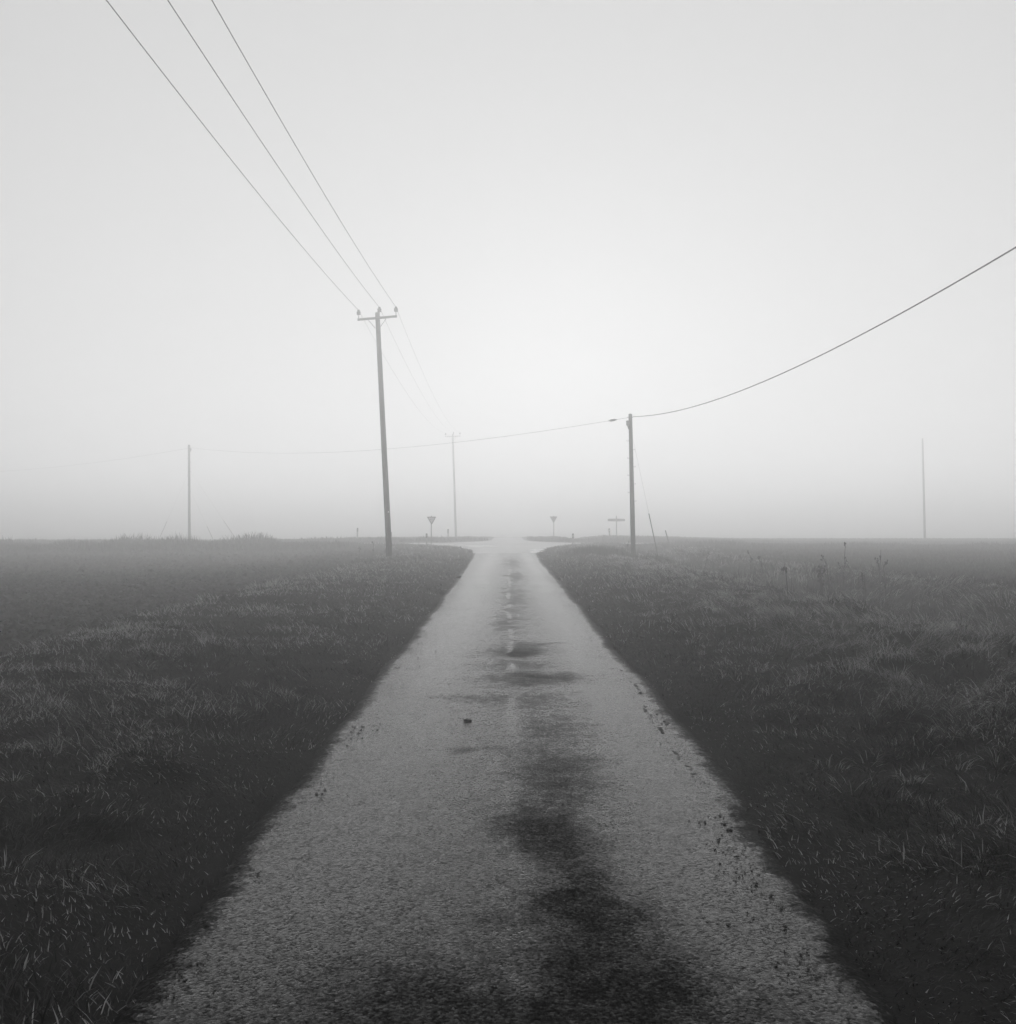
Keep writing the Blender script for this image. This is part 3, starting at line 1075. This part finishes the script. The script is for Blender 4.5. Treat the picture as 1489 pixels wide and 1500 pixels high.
marker('marker post standing beside the give way sign at the junction mouth', -6.25, 78.6, .95, 0, False)
marker('marker post just past the leaning power pole', -9.1, 79.3, .95, .03, False)
marker('black-capped marker post on the rounded verge corner across the lane from the give way sign', 4.95, 78.0, .95, 0, True)
marker('faint marker post across the crossing road near the far power pole', -5.5, 94.0, 1.05, 0, False)
marker('marker post half hidden in grass next to the finger post', 9.3, 93.5, 1.1, -.05, True)
marker('slim marker post rising from the grass bank beside the crossing road', -13.7, 93, 1.15, .03, False)

# a thin leaning stake
o = empty('stake', (11.95, 76, gz(11.95, 76)), (0, -.26, 0))
tag(o, 'short stake leaning over at the edge of the grass field', 'stake')
MB().tube([(0, 0, -.2), (0, 0, 1.0), (0, 0, 1.04)], [.045, .04, .02], 8).build('shaft', M['wood'], o)


# ------------------------------------------------------------------ dead weeds
def weed(label, x, y, h, seed, group):
    R = random.Random(seed)
    o = empty('dead_weed', (x, y, gz(x, y)), (0, 0, R.uniform(0, 6.28)))
    tag(o, label, 'weed', group)
    lean = R.uniform(-.14, .14)
    pts = [(lean * h * (k / 5) ** 1.6, .02 * math.sin(k), -.05 + (h + .05) * k / 5) for k in range(6)]
    MB().tube(pts, [.013, .012, .010, .008, .007, .004], 6).build('stem', M['weed'], o)
    for k in range(R.randint(3, 6)):
        t = R.uniform(.35, .95)
        p = (lean * h * t ** 1.6, 0, h * t)
        a = R.uniform(0, 6.28)
        l = R.uniform(.08, .2) * h
        q = (p[0] + math.cos(a) * l * .6, p[1] + math.sin(a) * l * .6, p[2] + l)
        br = MB().tube([p, ((p[0] + q[0]) / 2 + .01, (p[1] + q[1]) / 2, (p[2] + q[2]) / 2 - .01), q], [.007, .006, .004], 5).build('branch', M['weed'], o)
        b = MB()
        for j in range(7):
            c = tuple(p[i] + (q[i] - p[i]) * R.uniform(.45, 1.05) + R.uniform(-.012, .012) for i in range(3))
            rr = R.uniform(.010, .024)
            b.add([(c[0] + rr * v[0], c[1] + rr * v[1], c[2] + 1.3 * rr * v[2]) for v in ov], [tuple(f) for f in of.tolist()])
        b.build('seed_head', M['weed'], br)


weed('dark weed stalk standing against the foot of the telephone pole', 5.78, 49.4, 1.0, 1, 'dead weeds')
weed('thin dry weed at the foot of the leaning power pole', -6.25, 47.2, .85, 2, 'dead weeds')
weed('low dry weed beside the tilled field near the leaning power pole', -6.9, 47.6, .55, 3, 'dead weeds')
weed('tallest dry weed, branching above the ditch grass', 8.3, 25.4, 1.45, 20, 'dead weeds')
weed('bushy dry weed leaning over the ditch, near the field side', 9.4, 25.9, 1.15, 21, 'dead weeds')
weed('small weed on the tussock ridge, apart from those in the ditch', 5.6, 20.5, .62, 22, 'dead weeds')
weed('dry weed standing in the ditch near the sleeved stay', 7.4, 38.5, 1.1, 23, 'dead weeds')
for k, (wx, wy, wh) in enumerate([(7.3, 24.0, 1.0), (7.75, 24.6, 1.2), (7.95, 25.9, .95), (6.9, 22.5, .9), (8.1, 23.2, .9), (9.0, 24.4, .95), (7.5, 30, 1.1), (7.8, 33, 1.0)]):
    weed('slender dry weed stalk standing in the long grass of the ditch', wx, wy, wh, 30 + k, 'dead weeds in the ditch')


# ------------------------------------------------------------------ stones on the lane
def stone(label, x, y, r, seed):
    R = random.Random(seed)
    bm = bmesh.new()
    bmesh.ops.create_icosphere(bm, subdivisions=2, radius=r)
    for v in bm.verts:
        v.co *= 1 + R.uniform(-.16, .14) + .25 * math.sin(v.co.x / r * 2.3 + seed) * math.cos(v.co.y / r * 1.9)
        v.co.z *= .55
        v.co.x *= 1.25
    me = bpy.data.meshes.new('stone')
    bm.to_mesh(me)
    bm.free()
    me.materials.append(M['stone'])
    o = link(bpy.data.objects.new('stone', me))
    o.location = (x, y, .008 + r * .5)
    tag(o, label, 'stone')


stone('dark fist-sized stone lying alone on the open lane', -.35, 8.95, .029, 4)
stone('jagged lump of broken asphalt at the ragged lane edge opposite the poles', -1.56, 32.0, .085, 7)
stone('pale stone bedded in the short verge grass near the ditch', 2.0, 15.2, .06, 9)

# ------------------------------------------------------------------ fog
hz, nt, b = new_mat('fog')
nt.nodes.clear()
out = nt.nodes.new('ShaderNodeOutputMaterial')
pv = nt.nodes.new('ShaderNodeVolumePrincipled')
pv.inputs['Color'].default_value = (.998, .998, .998, 1)
pv.inputs['Density'].default_value = HAZE_DENSITY
pv.inputs['Density Attribute'].default_value = ''
pv.inputs['Anisotropy'].default_value = 0.80
nt.links.new(pv.outputs[0], out.inputs['Volume'])
haze = MB().box((0, 0, (13.0 - 3.6) / 2), (1840, 1840, 16.6)).build('haze', hz, None, False)
tag(haze, 'pale even fog lying over the fields', 'fog', kind='stuff')
